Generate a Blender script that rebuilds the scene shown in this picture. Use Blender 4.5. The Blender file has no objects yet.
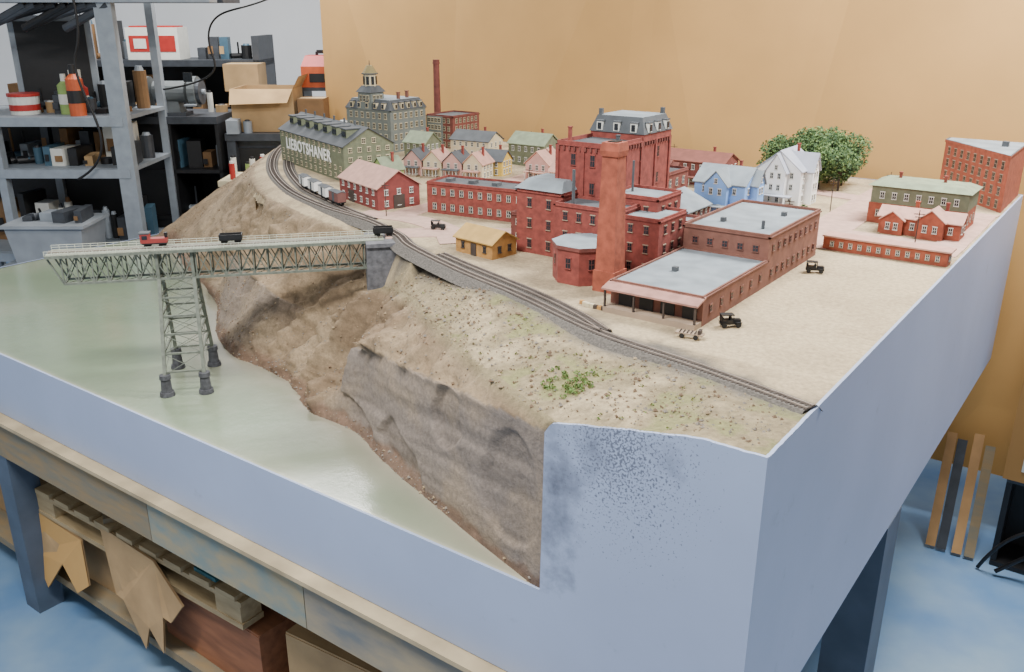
import bpy, math, random
import numpy as np
from math import radians, sin, cos, pi, atan2, hypot
from mathutils import Vector, Matrix, noise
random.seed(7)
TH=radians(20.1); YAW=radians(36.1)
CAMZ=2.0; T=1.39; WZ=.9935; PB=.7715
X0,X1,Y0,Y1=-3.83,-.382,1.15,3.58

def lin(c):
    if isinstance(c,str):
        c=tuple(int(c[i:i+2],16)/255 for i in (0,2,4))
    return tuple((v/12.92 if v<=.04045 else ((v+.055)/1.055)**2.4) for v in c)

MATS={}
def mat(name,col,rough=.8,var=.15,scale=30,bump=0,metal=0,col2=None,emit=0,alpha=None,stretch=(1,1,1)):
    if name in MATS: return MATS[name]
    m=bpy.data.materials.new(name); m.use_nodes=True
    nt=m.node_tree; N=nt.nodes; L=nt.links
    b=N['Principled BSDF']; c=lin(col)
    b.inputs['Roughness'].default_value=rough; b.inputs['Metallic'].default_value=metal
    tc=N.new('ShaderNodeTexCoord'); mp=N.new('ShaderNodeMapping'); mp.inputs['Scale'].default_value=stretch
    no=N.new('ShaderNodeTexNoise'); no.inputs['Scale'].default_value=scale; no.inputs['Detail'].default_value=6
    L.new(tc.outputs['Object'],mp.inputs[0]); L.new(mp.outputs[0],no.inputs['Vector'])
    r=N.new('ShaderNodeValToRGB')
    c2=lin(col2) if col2 else tuple(min(1,v*(1+var)) for v in c)
    c1=tuple(v*(1-var) for v in c) if not col2 else c
    r.color_ramp.elements[0].position=.32; r.color_ramp.elements[1].position=.68
    r.color_ramp.elements[0].color=(*c1,1); r.color_ramp.elements[1].color=(*c2,1)
    L.new(no.outputs['Fac'],r.inputs[0]); L.new(r.outputs[0],b.inputs['Base Color'])
    if bump:
        bp=N.new('ShaderNodeBump'); bp.inputs['Strength'].default_value=bump; bp.inputs['Distance'].default_value=.004
        L.new(no.outputs['Fac'],bp.inputs['Height']); L.new(bp.outputs[0],b.inputs['Normal'])
    if emit:
        b.inputs['Emission Color'].default_value=(*c,1); b.inputs['Emission Strength'].default_value=emit
    MATS[name]=m; return m

class MB:
    def __init__(s): s.v=[];s.f=[];s.m=[];s.mats=[]
    def mi(s,m):
        if m not in s.mats: s.mats.append(m)
        return s.mats.index(m)
    def add(s,vs,fs,m):
        o=len(s.v); s.v+= [tuple(p) for p in vs]
        k=s.mi(m)
        for f in fs: s.f.append([i+o for i in f]); s.m.append(k)
    def poly(s,pts,m): s.add(pts,[list(range(len(pts)))],m)
    def box(s,cx,cy,z0,sx,sy,sz,m,rot=0):
        c,sn=cos(rot),sin(rot); vs=[]
        for z in (z0,z0+sz):
            for a,b in ((-1,-1),(1,-1),(1,1),(-1,1)):
                x=a*sx/2;y=b*sy/2
                vs.append((cx+x*c-y*sn,cy+x*sn+y*c,z))
        s.add(vs,[(3,2,1,0),(4,5,6,7),(0,1,5,4),(1,2,6,5),(2,3,7,6),(3,0,4,7)],m)
    def prism(s,P,z0,z1,m,mt=None):
        n=len(P); vs=[(x,y,z0) for x,y in P]+[(x,y,z1) for x,y in P]
        s.add(vs,[(i,(i+1)%n,(i+1)%n+n,i+n) for i in range(n)],m)
        s.add([(x,y,z1) for x,y in P],[tuple(range(n))],mt or m)
    def cyl(s,cx,cy,z0,z1,r0,r1,m,n=12,ph=0):
        vs=[(cx+r0*cos(2*pi*i/n+ph),cy+r0*sin(2*pi*i/n+ph),z0) for i in range(n)]+[(cx+r1*cos(2*pi*i/n+ph),cy+r1*sin(2*pi*i/n+ph),z1) for i in range(n)]
        s.add(vs,[(i,(i+1)%n,(i+1)%n+n,i+n) for i in range(n)]+[tuple(range(n,2*n)),tuple(range(n-1,-1,-1))],m)
    def beam(s,a,b,w,m,h=None,n=4):
        a=Vector(a);b=Vector(b);d=b-a
        if d.length<1e-6: return
        d.normalize(); up=Vector((0,0,1)) if abs(d.z)<.95 else Vector((1,0,0))
        p=d.cross(up).normalized(); q=p.cross(d).normalized(); h=h or w
        if n==4: off=[p*w/2*i+q*h/2*j for i,j in ((-1,-1),(1,-1),(1,1),(-1,1))]
        else: off=[p*w/2*cos(2*pi*i/n)+q*w/2*sin(2*pi*i/n) for i in range(n)]
        vs=[a+o for o in off]+[b+o for o in off]
        s.add(vs,[(i,(i+1)%n,(i+1)%n+n,i+n) for i in range(n)]+[tuple(range(n-1,-1,-1)),tuple(range(n,2*n))],m)
    def frus(s,x0,x1,y0,y1,z0,z1,ix,iy,m,mt=None):
        vs=[(x0,y0,z0),(x1,y0,z0),(x1,y1,z0),(x0,y1,z0),(x0+ix,y0+iy,z1),(x1-ix,y0+iy,z1),(x1-ix,y1-iy,z1),(x0+ix,y1-iy,z1)]
        s.add(vs,[(3,2,1,0),(0,1,5,4),(1,2,6,5),(2,3,7,6),(3,0,4,7)],m); s.add(vs[4:],[(0,1,2,3)],mt or m)
    def gable(s,x0,x1,y0,y1,z0,rh,ax,wm,rm,ov=.006,th=.003):
        if ax=='x':
            ym=(y0+y1)/2
            s.add([(x0,y0,z0),(x0,y1,z0),(x0,ym,z0+rh)],[(0,2,1)],wm)
            s.add([(x1,y0,z0),(x1,y1,z0),(x1,ym,z0+rh)],[(0,1,2)],wm)
            k=rh/((y1-y0)/2); e=ov*k
            for sg,ye in ((1,y0-ov),(-1,y1+ov)):
                vs=[(x0-ov,ye,z0-e),(x1+ov,ye,z0-e),(x1+ov,ym,z0+rh),(x0-ov,ym,z0+rh)]
                vs+=[(a,b,c+th) for a,b,c in vs]
                s.add(vs,[(3,2,1,0),(4,5,6,7),(0,1,5,4),(1,2,6,5),(2,3,7,6),(3,0,4,7)],rm)
        else:
            xm=(x0+x1)/2
            s.add([(x0,y0,z0),(x1,y0,z0),(xm,y0,z0+rh)],[(0,1,2)],wm)
            s.add([(x0,y1,z0),(x1,y1,z0),(xm,y1,z0+rh)],[(0,2,1)],wm)
            k=rh/((x1-x0)/2); e=ov*k
            for xe in (x0-ov,x1+ov):
                vs=[(xe,y0-ov,z0-e),(xe,y1+ov,z0-e),(xm,y1+ov,z0+rh),(xm,y0-ov,z0+rh)]
                vs+=[(a,b,c+th) for a,b,c in vs]
                s.add(vs,[(3,2,1,0),(4,5,6,7),(0,1,5,4),(1,2,6,5),(2,3,7,6),(3,0,4,7)],rm)
    def wins(s,p0,p1,zs,w,h,n,glass,frame,sill=None,mg=.015,muntin=True):
        dx,dy=p1[0]-p0[0],p1[1]-p0[1]; Ln=hypot(dx,dy); ux,uy=dx/Ln,dy/Ln; nx,ny=uy,-ux; r=atan2(dy,dx)
        for z in zs:
            for i in range(n):
                t=mg+(Ln-2*mg)*(i+.5)/n
                cx,cy=p0[0]+ux*t,p0[1]+uy*t
                def bx(du,dz,sw,sh,pr,m):
                    s.box(cx+ux*du+nx*pr/2,cy+uy*du+ny*pr/2,z+dz,sw,pr+.001,sh,m,r)
                bx(0,-.001,w+.003,h+.002,.0006,frame); bx(0,0,w,h,.0010,glass)
                if muntin: bx(0,h*.48,w,.001,.0014,frame); bx(0,0,.0009,h,.0014,frame)
                sm=sill or frame
                bx(0,-.0025,w+.005,.002,.0025,sm); bx(0,h,w+.005,.0025,.0016,sm)
    def obj(s,name,loc=(0,0,0),rot=0,smooth=False,parent=None):
        me=bpy.data.meshes.new(name); me.from_pydata(s.v,[],s.f)
        for m in s.mats: me.materials.append(m)
        me.polygons.foreach_set('material_index',s.m)
        if smooth: me.polygons.foreach_set('use_smooth',[True]*len(s.f))
        me.update(); o=bpy.data.objects.new(name,me); bpy.context.scene.collection.objects.link(o)
        o.location=loc; o.rotation_euler=(0,0,rot)
        if parent: o.parent=parent
        return o

# ---------- palette
brick=mat('brick_red','823f37',.9,.24,60,.3)
brick2=mat('brick_dark','703e37',.9,.24,50,.3)
brick3=mat('brick_orange','944d39',.9,.24,50,.3)
brickbr=mat('brick_brown','785044',.9,.18,40,.2)
glass=mat('window_glass','20252a',.25,.3,90)
white=mat('trim_white','d4d4cc',.7,.05)
stone=mat('trim_stone','9a8672',.8,.1)
roofg=mat('roof_grey','7f888e',.85,.18,18,.2)
roofd=mat('roof_dark','4c5054',.85,.2,25,.2)
roofp=mat('roof_pink','b68d7e',.85,.12,40,.2)
roofgn=mat('roof_green','7c876e',.85,.15,40)
roofr=mat('roof_red','76463c',.85,.15,40)
gwall=mat('wall_greygreen','696e58',.85,.15,60,.2)
swall=mat('wall_slate','6c7370',.85,.12,60)
green=mat('wall_green','8aa460',.8,.1)
yellow=mat('wall_yellow','c8aa50',.8,.1)
wood=mat('wood_ochre','a87c44',.85,.2,60,.2)
blue=mat('siding_blue','7aa4e0',.7,.08)
pink=mat('siding_pink','c89c92',.7,.08)
cream=mat('siding_cream','cabe9e',.7,.08)
black=mat('paint_black','141416',.5,.2)
steel=mat('steel_grey','8f979f',.5,.10,20,metal=.2)
steeld=mat('steel_dark','3e4248',.5,.2,20,metal=.2)
metal=mat('rail_metal','a0948a',.4,.15,60,metal=.5)
iron=mat('bridge_green','666b60',.7,.22,80)
rubber=mat('rubber','1c1c1c',.8)
redp=mat('paint_red','a82c26',.5,.1)

# ---------- terrain
PAIR=[((-.772,1.145),(-.752,1.145),.050),((-.995,1.214),(-.93,1.236),.052),((-1.135,1.262),(-1.07,1.312),.052),((-1.269,1.304),(-1.21,1.398),.052),
((-1.40,1.357),(-1.33,1.475),.055),((-1.532,1.41),(-1.42,1.54),.06),((-1.70,1.425),(-1.53,1.61),.075),((-1.80,1.465),(-1.62,1.675),.095),
((-1.917,1.525),(-1.70,1.725),.12),((-2.05,1.552),(-1.765,1.785),.12),((-2.20,1.56),(-1.85,1.835),.07),((-2.32,1.605),(-1.97,1.862),.03),((-2.461,1.682),(-2.20,1.90),.02),
((-2.65,1.83),(-2.42,1.97),.018),((-2.854,1.94),(-2.70,2.10),.018),((-3.307,2.13),(-3.05,2.35),.018),((-3.66,2.33),(-3.40,2.72),.018),
((-3.828,2.42),(-3.58,3.0),.018),((-3.83,3.58),(-3.70,3.58),.018)]
def catn(P,n):
    P=[np.array(p,float) for p in P]; Q=[2*P[0]-P[1]]+P+[2*P[-1]-P[-2]]; out=[]
    for k in range(1,len(Q)-2):
        p0,p1,p2,p3=Q[k-1:k+3]
        for i in range(n):
            t=i/n; out.append(.5*((2*p1)+(-p0+p2)*t+(2*p0-5*p1+4*p2-p3)*t*t+(-p0+3*p1-3*p2+p3)*t**3))
    out.append(P[-1]); return np.array(out)
SUB=36
AB=catn([(*a,*b,d) for a,b,d in PAIR],SUB)
wat=[tuple(p) for p in AB[::6,:2]]; rim=[tuple(p) for p in AB[::6,2:4]]
rimd=AB[::6,4]
topP=[(-.752,1.0)]+rim+[(-3.70,3.9),(X1+.1,3.9),(X1+.1,1.0)]
watP=[(-4.2,1.0),(-.77,1.0)]+wat[:-12]+[(-4.2,2.5)]
mainT=[(-1.70,1.79),(-1.616,1.752),(-1.359,1.645),(-1.119,1.565),(-.843,1.455),(-.602,1.403),(X1,1.347)]
frontP=[(-.752,1.0)]+[p for p in rim if p[0]>-1.66]+mainT[1:]+[(X1+.1,1.33),(X1+.1,1.0)]
def inpoly(X,Y,P):
    r=np.zeros(X.shape,bool); n=len(P); j=n-1
    for i in range(n):
        xi,yi=P[i];xj,yj=P[j]
        if yi!=yj:
            c=((yi>Y)!=(yj>Y))&(X<(xj-xi)*(Y-yi)/(yj-yi)+xi); r^=c
        j=i
    return r
def pdist(X,Y,P,val=None):
    d=np.full(X.shape,1e9); vv=np.zeros(X.shape)
    for k,((ax,ay),(bx,by)) in enumerate(zip(P[:-1],P[1:])):
        vx,vy=bx-ax,by-ay; t=np.clip(((X-ax)*vx+(Y-ay)*vy)/(vx*vx+vy*vy+1e-12),0,1)
        q=np.hypot(X-ax-t*vx,Y-ay-t*vy); m=q<d; d=np.where(m,q,d)
        if val is not None: vv=np.where(m,val[k]*(1-t)+val[k+1]*t,vv)
    return (d,vv) if val is not None else d
gx=np.concatenate([np.arange(X0,-2.7,.02),np.arange(-2.7,X1-.003,.008),[X1]])
gy=np.concatenate([np.arange(Y0,2.05,.008),np.arange(2.05,Y1-.005,.02),[Y1]])
GX,GY=np.meshgrid(gx,gy)
def NF(x,y,z=0,f=8): return noise.fractal(Vector((x*f,y*f,z*f)),1,2.1,5)
fb=np.zeros(GX.shape); fb2=np.zeros(GX.shape)
for j in range(GX.shape[0]):
    for i in range(GX.shape[1]):
        fb[j,i]=NF(GX[j,i],GY[j,i]); fb2[j,i]=noise.noise(Vector((GX[j,i]*70,GY[j,i]*70,0)))
inT=inpoly(GX,GY,topP); inF=inpoly(GX,GY,frontP)
dr,vd=pdist(GX,GY,rim,rimd)
dtr=pdist(GX,GY,mainT)
fo=np.where(GX>-1.55,.15+.12*np.clip((GX+1.1)/.3,0,1),.055)
lower=vd*np.clip(1-dr/fo,0,1)**1.1
town=T-lower+fb2*.0015*inF+fb*.012*inF*np.clip((.42-np.abs(GX+.82))/.1,0,1)*np.clip((GY-1.16)/.03,0,1)*np.clip(dr/.03,0,1)*np.clip((dtr-.03)/.03,0,1)
Z=np.where(inT,town,np.where(dr<.02,T-vd-.03,WZ-.05))
def zat(x,y):
    i=min(len(gx)-1,max(0,int(np.searchsorted(gx,x)))); j=min(len(gy)-1,max(0,int(np.searchsorted(gy,y))))
    return float(Z[j,i])
def C(h): return np.array(lin(h))
dust=C('a39275'); lot=C('b8a685'); grassy=C('807457'); dirt=C('78654f'); slab=C('7b7067'); shore=C('6c5545'); hill=C('917e64'); moss=C('6c753c'); drk=C('6a5d49'); bal=C('5a554f')
col=np.zeros(GX.shape+(3,)); col[:]=dust
def mixm(m,c):
    global col
    m=np.clip(m,0,1)[...,None]; col=col*(1-m)+c*m
mixm(np.clip(fb*1.6,0,.6),drk); mixm(np.clip(-fb*1.4,0,.6),lot)
mixm(((GX>-.72)&(GY>1.48)&(GY<2.4)).astype(float)*.85,lot); mixm(np.clip(fb*1.1,0,.3),dust)
mixm(inF*(.85+fb*.3),grassy); mixm(inF*np.clip(fb*1.8-.05,0,.6),lot); mixm(inF*np.clip(fb2*1.1,0,.6),drk)
mixm(inF*np.clip((-fb-.12)*4,0,.5)*(GX>-1.25),moss)
mixm(np.clip(1.4-dtr/.042+fb*.8,0,.9)*(GX>-1.75),bal)
me=bpy.data.meshes.new('diorama_terrain')
ny_,nx_=GX.shape
co=np.stack([GX,GY,Z],-1).reshape(-1,3)
idx=np.arange(ny_*nx_).reshape(ny_,nx_)
F=np.stack([idx[:-1,:-1],idx[:-1,1:],idx[1:,1:],idx[1:,:-1]],-1).reshape(-1,4)
keep=inT.reshape(-1)[F].any(1); F=F[keep]
rows=70; nU=len(AB)
V=np.concatenate([np.linspace(0,1,rows),[1.03]])
BC=np.zeros((len(V),nU,3)); BCol=np.zeros((len(V),nU,3))
for u in range(nU):
    wx_,wy_,rx,ry,dp=AB[u]; k=u/SUB
    dirv=np.array([rx-wx_,ry-wy_]); Ld=np.linalg.norm(dirv)+1e-9; dn=dirv/Ld
    sw=np.clip((6.0-k)/.5,0,1)
    topf=.95-.33*min(1,k/5.5)+.02*noise.noise(Vector((k*3,1,1)))*min(1,k)
    sw2=np.clip((k-9.5)/1,0,1)*np.clip((14-k)/1,0,1)
    ztop=T-dp; far=np.clip((15.5-k)/1.5,.2,1)
    for vi,v in enumerate(V):
        vv=min(v,1)
        if vv<topf: a1=.30*vv/topf
        else: a1=.30+.70*((vv-topf)/(1-topf))
        if vv<.55: a2=.36*vv/.55
        else: a2=.36+.64*((vv-.55)/.45)
        a0=vv**1.05
        a=sw*a1+(1-sw)*(sw2*a2+(1-sw2)*a0)
        x=wx_+dirv[0]*a; y=wy_+dirv[1]*a; z=(WZ-.004)+(ztop-WZ+.004)*vv
        if v>1: x=rx+dn[0]*.014; y=ry+dn[1]*.014; z=ztop+.004
        env=min(1,vv/.08)*min(1,max(0,(1.0-vv))/.12)*min(1,k/.35+.05)
        onslab=(sw if vv<topf else 0)*1.0
        on2=(sw2 if vv<.55 else 0)
        zz=z-.16*(x+.75)*.9
        st=noise.noise(Vector((x*1.2,y*1.2,zz*46)))*.0045+noise.noise(Vector((x*2.,y*2.,zz*18)))*.007
        blk=noise.noise(Vector((x*4.5+1,y*4.5,zz*4)))
        ledge=(.022 if blk>.14 else 0)*min(1,abs(blk-.14)*22)
        rid=abs(noise.noise(Vector((x*9,y*9,z*5))))
        rough=NF(x,y,z,7)*.036+NF(x,y,z,30)*.011-rid*.022
        gully=-abs(noise.noise(Vector((k*1.3+5,vv*.7,2))))*.11+.025
        disp=env*(max(onslab,on2*.8)*(st-ledge*.7+NF(x,y,z,20)*.002)+(1-max(onslab,on2*.8))*(rough+gully)*min(1,Ld/.18)*far)
        nx__,ny__=-dn[0],-dn[1]
        x+=nx__*disp; y+=ny__*disp; z+=(1-onslab)*disp*.6
        y=max(y,Y0-.001) if k<1 else y
        BC[vi,u]=(x,y,z)
        n1=NF(x,y,z,6); n2=NF(x+3,y,z,22)
        m=np.clip(n1*1.4+.45,0,1); c=dirt*(1-m)+hill*m
        c=c*(1+.22*n2)
        if k>10: q=min(1,(k-10)/2); c=c*(1-q*.5)+hill*(1+.3*n2)*q*.5
        if onslab or on2:
            q=max(onslab,on2*.7); cs=slab*(1+.26*noise.noise(Vector((x*1.2,y*1.2,zz*34)))+.16*noise.noise(Vector((x*1.,y*1.,zz*90))))
            m=np.clip(n1*1.6+.2,0,.75); cs=cs*(1-m)+C('8c7c6a')*m
            if ledge>.01: cs=cs*.88
            c=c*(1-q)+cs*q
        sh=np.clip((.12+.06*n2-vv)/.05,0,1)*.85; c=c*(1-sh)+shore*(1+.4*n2)*sh
        gt=np.clip((vv-.93)/.07,0,1)*(k<9); c=c*(1-gt)+grassy*gt
        BCol[vi,u]=c
base=len(co); co=np.concatenate([co,BC.reshape(-1,3)])
ib=np.arange(len(V)*nU).reshape(len(V),nU)+base
F2=np.stack([ib[:-1,:-1],ib[1:,:-1],ib[1:,1:],ib[:-1,1:]],-1).reshape(-1,4)
cols=np.clip(np.concatenate([col.reshape(-1,3),BCol.reshape(-1,3)]),0,1)
Fall=np.concatenate([F,F2]); used=np.unique(Fall); remap=-np.ones(len(co),int); remap[used]=np.arange(len(used)); Fall=remap[Fall]
me.from_pydata(co[used].tolist(),[],Fall.tolist())
ca=me.color_attributes.new('Col','FLOAT_COLOR','POINT')
ca.data.foreach_set('color',np.concatenate([cols[used],np.ones((len(used),1))],1).ravel())
me.polygons.foreach_set('use_smooth',[True]*len(Fall))
def vcmat(name,rough,nscale,amt,bump,dist=.004,coat=0,rs=None):
    m=bpy.data.materials.new(name); m.use_nodes=True; nt=m.node_tree;N=nt.nodes;L=nt.links;b=N['Principled BSDF']
    b.inputs['Roughness'].default_value=rough
    a=N.new('ShaderNodeVertexColor'); a.layer_name='Col'
    tc=N.new('ShaderNodeTexCoord'); no=N.new('ShaderNodeTexNoise'); no.inputs['Scale'].default_value=nscale; no.inputs['Detail'].default_value=8; no.inputs['Roughness'].default_value=.72
    L.new(tc.outputs['Object'],no.inputs['Vector'])
    mr=N.new('ShaderNodeMapRange'); mr.inputs[1].default_value=.3; mr.inputs[2].default_value=.7; mr.inputs[3].default_value=1-amt; mr.inputs[4].default_value=1+amt
    L.new(no.outputs['Fac'],mr.inputs[0])
    mx=N.new('ShaderNodeVectorMath'); mx.operation='MULTIPLY'
    L.new(a.outputs['Color'],mx.inputs[0]); L.new(mr.outputs[0],mx.inputs[1])
    L.new(mx.outputs[0],b.inputs['Base Color'])
    bp=N.new('ShaderNodeBump'); bp.inputs['Strength'].default_value=bump; bp.inputs['Distance'].default_value=dist
    L.new(no.outputs['Fac'],bp.inputs['Height']); L.new(bp.outputs[0],b.inputs['Normal'])
    if coat: b.inputs['Coat Weight'].default_value=coat; b.inputs['Coat Roughness'].default_value=.14
    return m
me.materials.append(vcmat('terrain_earth',.95,90,.30,.7,.005))
terr=bpy.data.objects.new('diorama_terrain',me); bpy.context.scene.collection.objects.link(terr)

# water
wx=np.linspace(X0+.002,X1-.002,240); wy=np.linspace(Y0+.001,2.6,130); AX,AY=np.meshgrid(wx,wy)
dsh=pdist(AX,AY,wat); dsh=np.where(inpoly(AX,AY,watP),dsh,0)
wg=C('7c8c72'); wb=C('8c8a78'); wc=np.zeros(AX.shape+(3,)); wc[:]=wg
nn=np.array([[NF(a,b,4,2.2) for a,b in zip(r1,r2)] for r1,r2 in zip(AX,AY)])
mm=np.clip(np.exp(-dsh/.13)*.9+nn*.6,0,1)[...,None]; wc=wc*(1-mm)+wb*mm
wc=wc*(1+.12*nn[...,None])
mm=(np.exp(-dsh/.010)*.5)[...,None]; wc=wc*(1-mm)+C('a8a08c')*mm
mm=(np.exp(-(AY-Y0)/.006)*.6)[...,None]; wc=wc*(1-mm)+C('c8c4b2')*mm
me=bpy.data.meshes.new('diorama_water'); idx=np.arange(AX.size).reshape(AX.shape)
Fw=np.stack([idx[:-1,:-1],idx[:-1,1:],idx[1:,1:],idx[1:,:-1]],-1).reshape(-1,4)
me.from_pydata(np.stack([AX,AY,np.full(AX.shape,WZ)],-1).reshape(-1,3).tolist(),[],Fw.tolist())
ca=me.color_attributes.new('Col','FLOAT_COLOR','POINT')
ca.data.foreach_set('color',np.concatenate([wc.reshape(-1,3),np.ones((AX.size,1))],1).ravel())
me.materials.append(vcmat('murky_water',.2,6,.05,.16,.014,coat=1.0))
o=bpy.data.objects.new('diorama_water',me); bpy.context.scene.collection.objects.link(o)

# skirt
sk=bpy.data.materials.new('lilac_paint'); sk.use_nodes=True; nt=sk.node_tree;N=nt.nodes;L=nt.links;b=N['Principled BSDF']; b.inputs['Roughness'].default_value=.55
tc=N.new('ShaderNodeTexCoord')
def noi(sc,rg=.6,dt=8):
    no=N.new('ShaderNodeTexNoise'); no.inputs['Scale'].default_value=sc; no.inputs['Detail'].default_value=dt; no.inputs['Roughness'].default_value=rg; L.new(tc.outputs['Object'],no.inputs['Vector']); return no
def blot(cx,cz,sz,r,a):
    mp=N.new('ShaderNodeMapping'); mp.inputs['Location'].default_value=(-cx,0,-cz*sz); mp.inputs['Scale'].default_value=(1,0,sz)
    L.new(tc.outputs['Object'],mp.inputs[0]); ln=N.new('ShaderNodeVectorMath'); ln.operation='LENGTH'; L.new(mp.outputs[0],ln.inputs[0])
    mr=N.new('ShaderNodeMapRange'); mr.inputs[1].default_value=.0; mr.inputs[2].default_value=r; mr.inputs[3].default_value=a; mr.inputs[4].default_value=0
    L.new(ln.outputs['Value'],mr.inputs[0]); return mr
def mth(op,a,b_):
    n_=N.new('ShaderNodeMath'); n_.operation=op
    for i,s_ in enumerate((a,b_)):
        if isinstance(s_,(int,float)): n_.inputs[i].default_value=s_
        else: L.new(s_,n_.inputs[i])
    return n_.outputs[0]
def rng(s_,a,b_,c=0,d_=1):
    m_=N.new('ShaderNodeMapRange'); m_.inputs[1].default_value=a; m_.inputs[2].default_value=b_; m_.inputs[3].default_value=c; m_.inputs[4].default_value=d_; L.new(s_,m_.inputs[0]); return m_.outputs[0]
soft=mth('MAXIMUM',blot(-.74,1.19,.33,.085,.46).outputs[0],mth('MAXIMUM',blot(-.675,1.32,.8,.10,.36).outputs[0],blot(-.55,1.345,1.4,.09,.24).outputs[0]))
s1=rng(mth('ADD',noi(14,.68).outputs['Fac'],soft),.62,1.02,0,.8)
spk=blot(-.62,1.33,.8,.26,.32).outputs[0]
s2=rng(mth('ADD',noi(230,.5,3).outputs['Fac'],spk),.76,.84,0,.7)
stain=mth('MAXIMUM',s1,s2)
mx=N.new('ShaderNodeMix'); mx.data_type='RGBA'; mx.inputs[6].default_value=(*lin('9ba8c4'),1); mx.inputs[7].default_value=(*lin('37353c'),1)
L.new(stain,mx.inputs[0])
m9=N.new('ShaderNodeMix'); m9.data_type='RGBA'; m9.blend_type='MULTIPLY'; m9.inputs[0].default_value=1
g9=rng(noi(2.5).outputs['Fac'],.3,.7,.93,1.05); L.new(mx.outputs[2],m9.inputs[6]); L.new(g9,m9.inputs[7]); L.new(m9.outputs[2],b.inputs['Base Color'])
mb=MB(); e=.006
def strip(pts,outx,outy):
    for (xa,ya,za),(xb,yb,zb) in zip(pts[:-1],pts[1:]):
        mb.add([(xa+outx,ya+outy,PB),(xb+outx,yb+outy,PB),(xb+outx,yb+outy,zb),(xa+outx,ya+outy,za)],[(0,1,2,3)],sk)
        mb.add([(xa+outx,ya+outy,za),(xb+outx,yb+outy,zb),(xb,yb,zb),(xa,ya,za)],[(0,1,2,3)],sk)
fr=[(X0,Y0,WZ+.002),(BC[0,0,0],Y0,WZ+.002)]+[(BC[v,0,0]+.001,Y0,BC[v,0,2]+.001) for v in range(2,rows,3)]+[(-.750,Y0,T-.049)]
fr+=[(x,Y0,float(z)+.002) for x,z in zip(gx,Z[0]) if x>-.742]; fr[-1]=(X1+e,Y0,fr[-1][2]); strip(fr,0,-e)
strip([(X1,y if i else y-e,float(z)+.001) for i,(y,z) in enumerate(zip(gy,Z[:,-1]))],e,0)
strip([(X0,y,WZ+.002) for y in gy],-e,0)
strip([(x,Y1,float(z)+.001) for x,z in zip(gx,Z[-1])],0,e)
mb.obj('diorama_side_panels')

# ---------- scatter rocks & grass
def rockmesh(name,pts,smin,smax,mats):
    mb=MB()
    for (x,y,z) in pts:
        r=random.uniform(smin,smax)*random.choice([.7,.8,1,1,1.7]); vs=[]
        for d in ((1,0,0),(0,1,0),(-1,0,0),(0,-1,0),(0,0,1),(0,0,-1)):
            k=r*random.uniform(.7,1.2); vs.append((x+d[0]*k,y+d[1]*k,z+d[2]*k*.8))
        mb.add(vs,[(0,1,4),(1,2,4),(2,3,4),(3,0,4),(1,0,5),(2,1,5),(3,2,5),(0,3,5)],random.choice(mats))
    return mb.obj(name)
ra=mat('rock_tan','968468',.9,.2); rb=mat('rock_grey','7e766c',.9,.2); rc=mat('rock_brown','6e5a46',.9,.2)
pts=[]
for _ in range(5600):
    u=random.randrange(int(nU*.93)); k=u/SUB; v=int(random.random()**1.6*(rows-1))
    if k<6 and 5<v<(rows*(.95-.33*min(1,k/5.5))): continue
    if k<1.5 and random.random()<.8: continue
    p=BC[v,u]; pts.append((p[0]+random.uniform(-.004,.004),p[1],p[2]))
for _ in range(4200):
    x=random.uniform(-1.6,-.40); y=random.uniform(1.17,1.68)
    i=min(len(gx)-1,int(np.searchsorted(gx,x))); j=int(np.searchsorted(gy,y))
    if inF[j,i]: pts.append((x,y,float(Z[j,i])))
rockmesh('loose_rocks',pts,.0012,.0034,[ra,rb,rc,rc,rb])
def leafblob(mb,cx,cy,cz,r,n,sz,mats,flat=1):
    for _ in range(n):
        d=Vector((random.gauss(0,1),random.gauss(0,1),random.gauss(0,1))).normalized()*r*random.uniform(.6,1.05)
        p=Vector((cx+d.x,cy+d.y,cz+d.z*flat))
        a=Vector((random.gauss(0,1),random.gauss(0,1),random.gauss(0,1))).normalized(); b2=a.orthogonal().normalized()
        q=sz*random.uniform(.6,1.3)
        mb.add([p-a*q,p+b2*q*.6,p+a*q,p-b2*q*.6],[(0,1,2,3)],random.choice(mats))
lf1=mat('leaf_dark','36502e',.8,.3,60);lf2=mat('leaf_mid','4c6838',.8,.3,60);lf3=mat('leaf_light','688048',.8,.3,60)
gr1=mat('grass_bright','5a7834',.8,.2,60);gr2=mat('grass_olive','74703f',.8,.2,60)
mb=MB()
for _ in range(46):
    x=random.gauss(-.80,.030);y=random.gauss(1.275,.022); leafblob(mb,x,y,zat(x,y)+.003,.006,28,.0022,[gr1,gr1,gr2,lf3],.6)
for _ in range(110):
    x=random.uniform(-1.5,-.5);y=random.uniform(1.16,1.62)
    i=int(np.searchsorted(gx,x)); j=int(np.searchsorted(gy,y))
    if inF[j,i] and dtr[j,i]>.05: leafblob(mb,x,y,Z[j,i]+.001,.004,12,.0018,[gr2,gr2,gr1],.6)
mb.obj('grass_clumps')

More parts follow.
